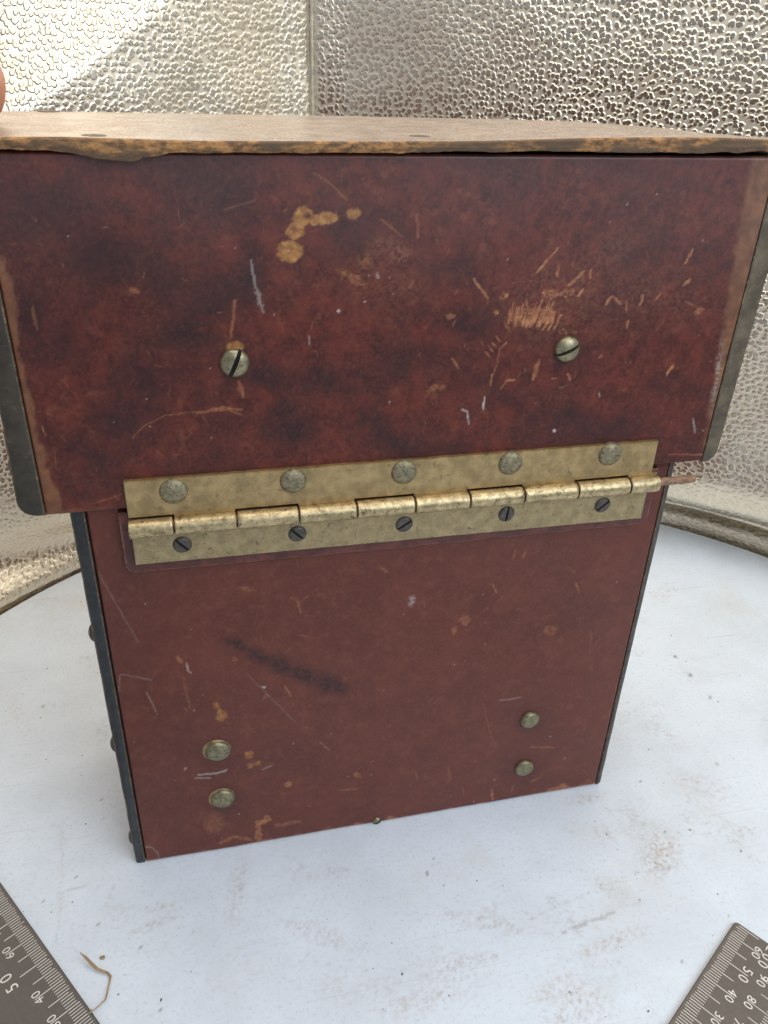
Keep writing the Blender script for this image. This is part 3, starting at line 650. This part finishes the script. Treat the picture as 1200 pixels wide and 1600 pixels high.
# copper-coloured worn rings show round the lower rivets
for (px_, py_), rot in (((341, 1176), 0), ((349, 1250), 0), ((829, 1127), 0), ((820, 1202), 0)):
    x, z = wall_pt((px_, py_), YB-1.0)
    r = 4.15 if px_ < 500 else 3.75
    dome('rivet', x, z, YB-0.35, r, 1.7, M_HEAD, body, jit=0.03)
    bm = bmesh.new(); n = 28
    ring = [[bm.verts.new((x-0.5+rad*math.cos(6.2832*k/n), yy, z+0.2+rad*0.96*math.sin(6.2832*k/n))) for k in range(n)] for rad, yy in ((r+0.75, YB+0.1), (r+0.35, YB-0.38), (r-0.6, YB-0.38))]
    for a, b in zip(ring[:-1], ring[1:]):
        for k in range(n): bm.faces.new((a[k], a[(k+1) % n], b[(k+1) % n], b[k]))
    bm_obj('washer', bm, M_WASHER, body, smooth=True) if px_ < 500 else bm.free()
x, z = wall_pt((590, 1283), YB-1); dome('screw', x, 1.55, YB+0.1, 1.7, 1.3, M_NICKEL, body, slot=30)
# heads on the left flank seen in profile
def flank_dome(name, x, y, z, r, h, mat, parent, sgn=-1):
    bm = bmesh.new(); n = 20; rings = []
    for k in range(7):
        a = math.pi/2*k/6
        rings.append([bm.verts.new((x+sgn*h*math.sin(a), y+r*math.cos(a)*math.cos(t), z+r*math.cos(a)*math.sin(t))) for t in [6.2832*i/n for i in range(n)]] if k < 6 else [bm.verts.new((x+sgn*h, y, z))])
    for a, b in zip(rings[:-1], rings[1:]):
        for i in range(n):
            if len(b) > 1: bm.faces.new((a[i], a[(i+1) % n], b[(i+1) % n], b[i]))
            else: bm.faces.new((a[i], a[(i+1) % n], b[0]))
    return bm_obj(name, bm, mat, parent, smooth=True)
for zz in (100.6, 54.0, 7.6): flank_dome('rivet', -34.9-0.006*zz, 210.5, zz, 3.0, 2.0, M_DARKSTEEL, body)
flank_dome('rivet', 147.2, 209, 14.1, 2.6, 1.1, M_DARKSTEEL, body, 1)

# lid
bm = bmesh.new(); add_box(bm, -42, 154.5, YL+1.6, 262, 150.5, 235.2)
lid = bm_obj('lid', bm, M_CORE, box)
panel('front_panel', -40.5, 153.3, 148.15, 236.3, YL, 0.36, M_LID, lid, lid_paint)
side_panel(lid, M_EDGE2, YL+0.1, 263, -47.2, -44.8, -40.75, 148.0, 236.2, 4.4, -1)
side_panel(lid, M_EDGE4, YL+0.1, 263, 158.2, 160.2, 153.5, 147.6, 236.2, 4.0, 1)
flank_dome('rivet', -47.0, 206, 160.5, 3.0, 1.4, M_DARKSTEEL, lid)
x, z = wall_pt((367, 569), YL-1); dome('screw', x, z, YL-0.1, 3.8, 2.0, M_NICKEL, lid, slot=66, slot_w=0.16)
x, z = wall_pt((888, 547), YL-1); dome('screw', x, z, YL-0.1, 3.75, 2.0, M_NICKEL, lid, slot=24, slot_w=0.13)

bm = bmesh.new(); add_box(bm, -40.6, 153.3, 262.2, 264.5, 148, 236); bm_obj('back_panel', bm, M_FLANK, lid)
def top_panel():
    nx = 520; xs = np.linspace(-48.6, 160.2, nx); nyt = 70
    yb = 266+(fbm(xs/40, xs*0+3.3, 8, 3)-0.5)*1.6
    yf = 197.7+(fbm(xs/6, xs*0+1.7, 15, 4)-0.5)*0.7
    # upper line of the front edge and how far its torn skirt hangs, read along the photographed edge
    fx = np.array([wall_pt((p, 218), 198)[0] for p in (0, 100, 200, 300, 600, 760, 900, 1000, 1130, 1200)])
    top = np.interp(xs, fx, [wall_pt((p, q), 198)[1] for p, q in ((0, 214), (100, 214), (200, 217), (300, 220), (600, 221), (760, 220), (900, 216), (1000, 214.5), (1130, 215), (1200, 218))])
    low = np.interp(xs, fx, [wall_pt((p, q), 199)[1] for p, q in ((0, 232), (100, 236), (200, 246), (300, 238), (600, 238), (760, 236.5), (900, 236), (1000, 239), (1130, 238), (1200, 236))])
    bx0, bx1 = wall_pt((80, 238), 199)[0], wall_pt((222, 240), 199)[0]
    low = low-np.where((xs > bx0) & (xs < bx1), 0.9*np.sin(np.pi*np.clip((xs-bx0)/(bx1-bx0), 0, 1)**1.6)**0.6, 0)
    low = low+(fbm(xs/5, xs*0+4.4, 19, 4)-0.5)*0.9
    t = np.linspace(0, 1, nyt)
    V = []; mi_row = []
    back_z = np.interp(xs, [-48, 40, 100, 125, 140, 150, 160], [239.2, 239.3, 239.2, 238.9, 238.2, 237.7, 237.2])
    for k in range(nyt):
        y = yb+(yf+0.5-yb)*t[k]; zz = back_z+(top-back_z)*(t[k]**1.4)
        zz = zz+(fbm(xs/25, y/25, 33, 3)-0.5)*0.5*(1-t[k])*t[k]*4*0.5
        V.append(np.stack([xs, y, zz], -1)); mi_row.append(0)
    nf = 14
    for k in range(1, nf+1):
        s = k/nf; zz = top-0.25+(low-top+0.25)*s
        y = yf+(fbm(xs/1.8, zz/1.1, 51, 4)-0.5)*0.5+1.0*np.maximum(0, s-0.6)
        V.append(np.stack([xs, y, zz], -1)); mi_row.append(1)
    V.append(np.stack([xs, np.full(nx, 204.0), low+0.2], -1)); mi_row.append(1)
    V.append(np.stack([xs, yb, np.minimum(low+0.2, back_z-2.4)], -1)); mi_row.append(1)
    R_ = len(V); V = np.array(V); idx = np.arange(R_*nx).reshape(R_, nx); Q = []; mi = []
    for k in range(R_):
        k2 = (k+1) % R_
        q = np.stack([idx[k, :-1], idx[k2, :-1], idx[k2, 1:], idx[k, 1:]], -1); Q.append(q)
        mi += [0 if k < nyt-1 else 1]*(nx-1)
    # end caps
    Q = np.vstack(Q)
    return np_mesh('top_panel', V.reshape(-1, 3), Q, [M_TOP, M_FRAY], lid, True, mi), top
tp, topz = top_panel()
def flush_rivet(px_, py_, r=2.9, dz=0.2):
    x, y = table_pt((px_, py_), 239.4); bm = bmesh.new(); n = 24
    z = 239.2 if x < 120 else 239.0
    ring = [[bm.verts.new((x+q*r*math.cos(6.2832*k/n), y+q*r*math.sin(6.2832*k/n), z+e)) for k in range(n)] for q, e in ((1, -0.8), (1, dz*0.7), (0.85, dz), (0.4, dz+0.08))]
    for a, b in zip(ring[:-1], ring[1:]):
        for k in range(n): bm.faces.new((a[k], a[(k+1) % n], b[(k+1) % n], b[k]))
    bm.faces.new(ring[-1]); bm_obj('rivet', bm, M_DARKSTEEL, lid, smooth=True)
for p in ((145, 211), (657, 212.5), (1105, 211), (76, 173)): flush_rivet(*p)

# packing strip under the lower hinge leaf
bm = bmesh.new()
pad = [(-22.9, 146)]+[(-22.9, 128.6), (-22.2, 127.1), (-20.7, 126.4)]
n = 40
for k in range(1, n): pad.append((-20.7+k*(157.3/n), 126.4-0.6*k/n-0.24*math.sin(k/n*3.14)+random.uniform(-0.12, 0.12)))
pad += [(137.6, 125.8), (139.3, 126.7), (139.8, 128.6), (139.8, 146)]
A = [bm.verts.new((x, YL+1.4, z)) for x, z in pad]; B = [bm.verts.new((x, YB+1, z)) for x, z in pad]
f = bm.faces.new(A); bm.faces.new(B[::-1]); m = len(A)
for i in range(m): bm.faces.new((A[i], B[i], B[(i+1) % m], A[(i+1) % m]))
bmesh.ops.recalc_face_normals(bm, faces=bm.faces)
fr = [e for e in f.edges]
res = bmesh.ops.bevel(bm, geom=fr, offset=0.5, segments=1, affect='EDGES')
for ff in res['faces']: ff.material_index = 1
M_PADEDGE = plain_mat('worn_pad_edge', (0.24, 0.11, 0.07), 0.7, 0, 0.4, ((0.06, 0.02, 0.017), 500, 0.52, 0.8), 400)
M_PAD = plain_mat('pad_fibre', (0.125, 0.032, 0.024), 0.45, 0, 0.3, ((0.05, 0.016, 0.018), 150, 0.52, 0.6), 200)
bm_obj('packing_strip', bm, [M_PAD, M_PADEDGE], box)

# hinge
def leaf(name, x0, x1, z0, z1, mat, parent, drop=0.0):
    bm = bmesh.new()
    pts = []
    n = 60
    for k in range(n+1): pts.append((x0+(x1-x0)*k/n, z0+drop*k/n+random.uniform(-.06, .06)))
    for k in range(n+1): pts.append((x1-(x1-x0)*k/n, z1+random.uniform(-.06, .06)))
    A = [bm.verts.new((x, YL-1.5, z)) for x, z in pts]; B = [bm.verts.new((x, YL+1.0 if z < 145 else YL-0.05, z)) for x, z in pts]
    f = bm.faces.new(A); bm.faces.new(B[::-1]); m = len(A)
    for i in range(m): bm.faces.new((A[i], B[i], B[(i+1) % m], A[(i+1) % m]))
    bmesh.ops.recalc_face_normals(bm, faces=bm.faces)
    bmesh.ops.bevel(bm, geom=list(f.edges), offset=0.22, segments=2, affect='EDGES')
    return bm_obj(name, bm, mat, parent)
hinge = leaf('hinge', -20.0, 135.5, 146.0, 157.0, M_BRASS, box)
leaf('lower_leaf', -19.8, 135.3, 130.9, 140.5, M_BRASS_LOW, hinge, -0.9)
ks = [-20.4, -8.4, 8.5, 25.6, 42.1, 59.2, 75.8, 92.8, 110.1, 127.4, 138.4]
ks[-1] = 137.6
BZ, BR, BY = 143.1, 2.65, YL-2.5
for i in range(10):
    bm = bmesh.new(); n = 28; a, b = ks[i]+0.24, ks[i+1]-0.24
    low = i % 2 == 0
    xs_ = np.linspace(a+0.2, b-0.2, 22); xs_ = [a]+list(xs_)+[b]
    rings = []
    for j, x in enumerate(xs_):
        rr = BR*(0.93 if j in (0, len(xs_)-1) else 1)+random.uniform(-.025, .025)
        rings.append([bm.verts.new((x, BY+rr*math.cos(6.2832*k/n), BZ+rr*math.sin(6.2832*k/n))) for k in range(n)])
    for r1, r2 in zip(rings[:-1], rings[1:]):
        for k in range(n): bm.faces.new((r1[k], r1[(k+1) % n], r2[(k+1) % n], r2[k]))
    bm.faces.new(rings[0]); bm.faces.new(rings[-1][::-1])
    k_ = bm_obj('knuckle', bm, M_BARREL, hinge, smooth=True)
    # the tongue that joins the knuckle to its own leaf
    bm = bmesh.new()
    if low: add_box(bm, a, b, YL-1.4, YL-0.2, 139.9, BZ-0.8)
    else: add_box(bm, a, b, YL-1.4, YL-0.2, BZ+0.8, 146.4)
    bm_obj('tongue', bm, M_BRASS_LOW if low else M_BRASS, hinge)
bm = bmesh.new(); n = 18; rings = []
for j, x in enumerate(np.linspace(-18, 150.3, 90)):
    rr = 1.30+random.uniform(-.05, .05); rr *= 0.8 if j == 89 else 1
    bend = 0.0003*max(0, x-136)**2
    rings.append([bm.verts.new((x, BY+rr*math.cos(6.2832*k/n), BZ+bend+0.35+rr*math.sin(6.2832*k/n))) for k in range(n)])
for r1, r2 in zip(rings[:-1], rings[1:]):
    for k in range(n): bm.faces.new((r1[k], r1[(k+1) % n], r2[(k+1) % n], r2[k]))
bm.faces.new(rings[0]); bm.faces.new(rings[-1][::-1])
bm_obj('pin', bm, M_RUST, hinge, smooth=True)
for p in ((271, 770), (459, 754), (632, 740), (799, 726), (955, 712)):
    x, z = wall_pt(p, YL-2.3); dome('rivet', x, z, YL-1.45, 3.75, 1.5, M_RIVET, hinge, jit=0.04, tilt=(random.uniform(-.05, .05), random.uniform(-.05, .05)))
for p, sl in (((285, 852), -48), ((465, 835), -46), ((632, 820), 32), ((792, 804), 84), ((942, 790), 40)):
    x, z = wall_pt(p, YL-1.9); dome('screw', x, z, YL-1.40, 2.75, 0.75, M_DARKSTEEL, hinge, slot=sl, flat=0.25, slot_w=0.13)

# ------------------------------------------------------------------ steel square lying in front
COR = np.array([22.256, 47.48]); uR = np.array([0.84361, 0.53695]); vR = np.array([0.53695, -0.84361])
uL = np.array([-0.54498, 0.83845]); vL = np.array([-0.83845, -0.54498]); AW = 25.3; TZ = 1.5
square = thing('steel_square', 'grey steel square with white millimetre scales lying on the board', 'ruler', (22.26, 47.48, 0))
def sq(u, v, arm): return COR+u*(uR if arm > 0 else uL)+v*(vR if arm > 0 else vL)
bm = bmesh.new()
LR, LL = 169.4, 330.0
pts = []
def rc(corner, d1, d2, r=1.3):
    return [corner+d1*r, corner+(d1+d2)*r*0.29, corner+d2*r]
pts += [COR]
pts += rc(sq(LR, 0, 1), -uR, vR); pts += rc(sq(LR, AW, 1), -vR, -uR)
outer = COR+AW*(vR+vL)
pts += rc(outer, uR, uL, 2)
pts += rc(sq(LL, AW, -1), -uL, -vL); pts += rc(sq(LL, 0, -1), vL, -uL)
A = [bm.verts.new((p[0], p[1], TZ)) for p in pts]; B = [bm.verts.new((p[0], p[1], 0.15)) for p in pts]
f = bm.faces.new(A); bm.faces.new(B[::-1]); m = len(A)
for i in range(m): bm.faces.new((A[i], B[i], B[(i+1) % m], A[(i+1) % m]))
bmesh.ops.recalc_face_normals(bm, faces=bm.faces)
for ff in bm.faces:
    if ff is not f: ff.material_index = 1
rb = bmesh.ops.bevel(bm, geom=list(f.edges), offset=0.28, segments=2, affect='EDGES')
for ff in rb['faces']: ff.material_index = 1
bm_obj('blade', bm, [M_RULER, M_RULEDGE], square)
def strip(bm, p, q, wd):
    d = (q-p)/np.linalg.norm(q-p); n_ = np.array([-d[1], d[0]])*wd/2
    z0, z1 = TZ-0.02, TZ+0.018
    lo = [bm.verts.new((*(p+s*n_), z0)) for s in (-1, 1)]+[bm.verts.new((*(q+s*n_), z0)) for s in (1, -1)]
    hi = [bm.verts.new((v.co.x, v.co.y, z1)) for v in lo]
    bm.faces.new(hi)
    for i in range(4): bm.faces.new((lo[i], lo[(i+1) % 4], hi[(i+1) % 4], hi[i]))
bm = bmesh.new()
for arm, off, top_, e10 in ((1, 3.3, 165, 11.2), (-1, 1.5, 320, 10.4)):
    for k in range(1, top_+1):
        ln = e10 if k % 10 == 0 else 8.6 if k % 5 == 0 else 5.2
        st = 0.9+random.uniform(0, 0.5)
        if random.random() < 0.15: st += random.uniform(0, 0.9)
        strip(bm, sq(k+off, st, arm), sq(k+off, ln, arm), 0.21 if k % 5 else 0.25)
for k in range(1, 200):          # outer scale of the short arm: 180 at 145.6
    u_pos = 145.6+(k-180)
    if -20 < u_pos < 167.5:
        ln = 11.0 if k % 10 == 0 else 8.7 if k % 5 == 0 else 5.2
        strip(bm, sq(u_pos, AW-1, 1), sq(u_pos, AW-ln, 1), 0.22)
gr = bm_obj('graduation_lines', bm, M_INK, square); gr['kind'] = 'stuff'
def digit(ch, u, v, arm, size):
    cu = bpy.data.curves.new('d', 'FONT'); cu.body = ch; cu.size = size*S*1.38; cu.align_x = 'CENTER'; cu.align_y = 'CENTER'; cu.extrude = 0.000015
    cu.resolution_u = 3; cu.offset = -0.00001
    ob = bpy.data.objects.new('d', cu); C.objects.link(ob)
    dg = bpy.context.evaluated_depsgraph_get(); me = bpy.data.meshes.new_from_object(ob.evaluated_get(dg))
    bpy.data.objects.remove(ob); bpy.data.curves.remove(cu)
    t = -uR if arm > 0 else uL; up = vR if arm > 0 else vL; p = sq(u, v, arm)
    M = Matrix(((t[0], up[0], 0, p[0]*S), (t[1], up[1], 0, p[1]*S), (0, 0, 1, (TZ+0.006)*S), (0, 0, 0, 1)))
    me.transform(Matrix.Translation(-world_to(square))@M); me.materials.clear(); me.materials.append(M_INK)
    me.name = 'number'; return link(bpy.data.objects.new('number', me), square)
def number(txt, u, v, arm, size, gap):
    n = len(txt)
    for i, ch in enumerate(txt):
        k = (i-(n-1)/2)*gap
        digit(ch, u+(-k if arm > 0 else k), v, arm, size)
for val, u, v, sz, gp in (('60', 163.3, 10.0, 2.9, 2.6), ('50', 153.2, 10.3, 3.3, 3.5), ('40', 143.2, 9.9, 2.9, 2.7), ('30', 133.2, 9.9, 2.9, 2.7), ('200', 164.0, 12.9, 3.3, 3.3), ('90', 155.2, 15.0, 2.9, 2.6), ('80', 145.5, 15.0, 2.9, 2.6), ('70', 135.6, 15.0, 2.9, 2.6)):
    number(val, u, v, 1, sz, gp)
for val, u, v, sz, gp in (('60', 161.6, 9.3, 2.7, 2.7), ('50', 152.1, 13.4, 3.7, 4.2), ('40', 141.6, 9.3, 2.8, 2.6), ('30', 131.5, 9.3, 2.8, 2.6), ('70', 171.5, 9.3, 2.8, 2.6), ('80', 181.5, 9.3, 2.8, 2.6)):
    number(val, u, v, -1, sz, gp)

# ------------------------------------------------------------------ bit of dry straw and loose grit
def tube(bm, P, R, n=8, flat=1.0):
    rings = []
    for i, p in enumerate(P):
        d = Vector(P[min(i+1, len(P)-1)])-Vector(P[max(i-1, 0)]); d.normalize()
        s = d.cross(Vector((0, 0, 1))); s.normalize(); u = s.cross(d)
        rings.append([bm.verts.new(Vector(p)+s*R[i]*math.cos(6.2832*k/n)+u*R[i]*flat*math.sin(6.2832*k/n)) for k in range(n)])
    for a, b in zip(rings[:-1], rings[1:]):
        for k in range(n): bm.faces.new((a[k], a[(k+1) % n], b[(k+1) % n], b[k]))
    bm.faces.new(rings[0]); bm.faces.new(rings[-1][::-1])
ctrl = [((125, 1489), 4.2, .15), ((134, 1497), 3.4, .42), ((145, 1509), 2.0, .5), ((152, 1515), 1.2, .48), ((160, 1518.5), .9, .42), ((168, 1521), .6, .4), ((173, 1526), .5, .36), ((171, 1537), .5, .28),
        ((168, 1550), .6, .26), ((165, 1562), .7, .24), ((157, 1570), 1.0, .22), ((148, 1578), 1.7, .22), ((142, 1582), 1.9, .3), ((138, 1585), 2.0, .12)]
P = []; Rr = []
for (p, z, r) in ctrl:
    x, y = table_pt(p, z); P.append((x, y, z+r)); Rr.append(r)
bm = bmesh.new(); tube(bm, P, Rr, 8, 0.6)
x, y = table_pt((137, 1586), 2); x2, y2 = table_pt((143, 1575), 2)
tube(bm, [(x2, y2, 1.9), (P[-2][0], P[-2][1], 2.1), (x, y, 2.0)], [.1, .16, .05], 6)
st = bm_obj('straw', bm, M_STRAW, None, smooth=True)
st['label'] = 'thin bent dry straw fibre on the board beside the steel square'; st['category'] = 'straw'
bm = bmesh.new(); x, y = table_pt((160, 1497), 0)
bmesh.ops.create_icosphere(bm, subdivisions=2, radius=0.75, matrix=Matrix.Translation((x, y, 0.25))@Matrix.Diagonal((1.25, 0.9, 0.4, 1)))
for v in bm.verts: v.co += Vector((random.uniform(-.12, .12), random.uniform(-.12, .12), random.uniform(-.05, .05)))
fk = bm_obj('flake', bm, plain_mat('tan_flake', (0.36, 0.27, 0.16), 0.8), None, smooth=True)
fk['label'] = 'tiny tan flake lying on the board beside the straw'; fk['category'] = 'flake'
bm = bmesh.new(); rg = random.Random(5)
for i in range(260):
    x = rg.uniform(-110, 260); y = rg.uniform(60, 380)
    if -40 < x < 165 and 190 < y < 275: continue
    if (x-CX)**2+(y-CY)**2 > 272**2: continue
    r = rg.choice((.10, .12, .15, .15, .2, .28)); a = rg.uniform(0, 3.14)
    bmesh.ops.create_icosphere(bm, subdivisions=1, radius=r, matrix=Matrix.Translation((x, y, r*0.4))@Matrix.Rotation(a, 4, 'Z')@Matrix.Diagonal((rg.uniform(.8, 2.2), 1, .6, 1)))
gt = bm_obj('grit', bm, M_DIRT, None); gt['kind'] = 'stuff'; gt['label'] = 'fine dark grit scattered over the white board'

# ------------------------------------------------------------------ the hand that steadies the lid at its left end
def hand():
    V = []; Rd = []; Ed = []
    def add(p, r, parent=None):
        V.append(Vector(p)); Rd.append(r); i = len(V)-1
        if parent is not None: Ed.append((parent, i))
        return i
    wr = add((-100, 168, 190), 15); palm = add((-86, 190, 205), 16, wr); arm = wr
    for p, r in (((-125, 128, 170), 17), ((-165, 60, 145), 21), ((-215, -30, 120), 25)): arm = add(p, r, arm)
    kn = [((-74, 218, 228), 9.2), ((-72, 220, 212), 9.4), ((-73, 217, 196), 9.2), ((-77, 211, 181), 8.4)]
    L = [(24, 15, 11), (27, 17, 12), (25, 16, 12), (19, 12, 10)]
    dirs = [(0.10, 0.99, -0.05), (0.10, 0.99, -0.10), (0.10, 0.98, -0.14), (0.12, 0.97, -0.2)]
    for i, ((p, r), ls, d) in enumerate(zip(kn, L, dirs)):
        k = add(p, r, palm); q = Vector(p); dv = Vector(d).normalized()
        for j, l in enumerate(ls):
            q = q+dv*l; k = add(q, r*(0.92-0.09*j), k); dv = (dv+Vector((0.22, 0, -0.05))).normalized()
    t = add((-88, 192, 232), 11.5, palm); t = add((-78, 212, 250), 9.8, t); t = add((-60, 224, 250), 8.6, t); t = add((-44, 227, 247.6), 8.4, t); add((-35.6, 227.5, 246.2), 7.4, t)
    me = bpy.data.meshes.new('person'); me.from_pydata([v*S for v in V], Ed, [])
    ob = bpy.data.objects.new('tmp', me); C.objects.link(ob)
    sk = ob.modifiers.new('s', 'SKIN'); sk.use_smooth_shade = True
    for i, sv in enumerate(me.skin_vertices[0].data): sv.radius = (Rd[i]*S, Rd[i]*S); sv.use_root = (i == 0)
    sb = ob.modifiers.new('d', 'SUBSURF'); sb.levels = 2; sb.render_levels = 2
    dg = bpy.context.evaluated_depsgraph_get(); m2 = bpy.data.meshes.new_from_object(ob.evaluated_get(dg))
    bpy.data.objects.remove(ob); m2.materials.clear(); m2.materials.append(M_SKIN); m2.name = 'person'
    for p in m2.polygons: p.use_smooth = True
    o = link(bpy.data.objects.new('person', m2))
    o['label'] = 'bare hand with one fingertip pressing the left end of the lid'; o['category'] = 'person'
    bm = bmesh.new(); bmesh.ops.create_uvsphere(bm, u_segments=16, v_segments=10, radius=1, matrix=Matrix.Translation((-43.5, 227.2, 252.6))@Matrix.Rotation(0.25, 4, 'Y')@Matrix.Diagonal((6.2, 4.8, 2.4, 1)))
    bm_obj('thumbnail', bm, M_NAIL, o, smooth=True)
hand()
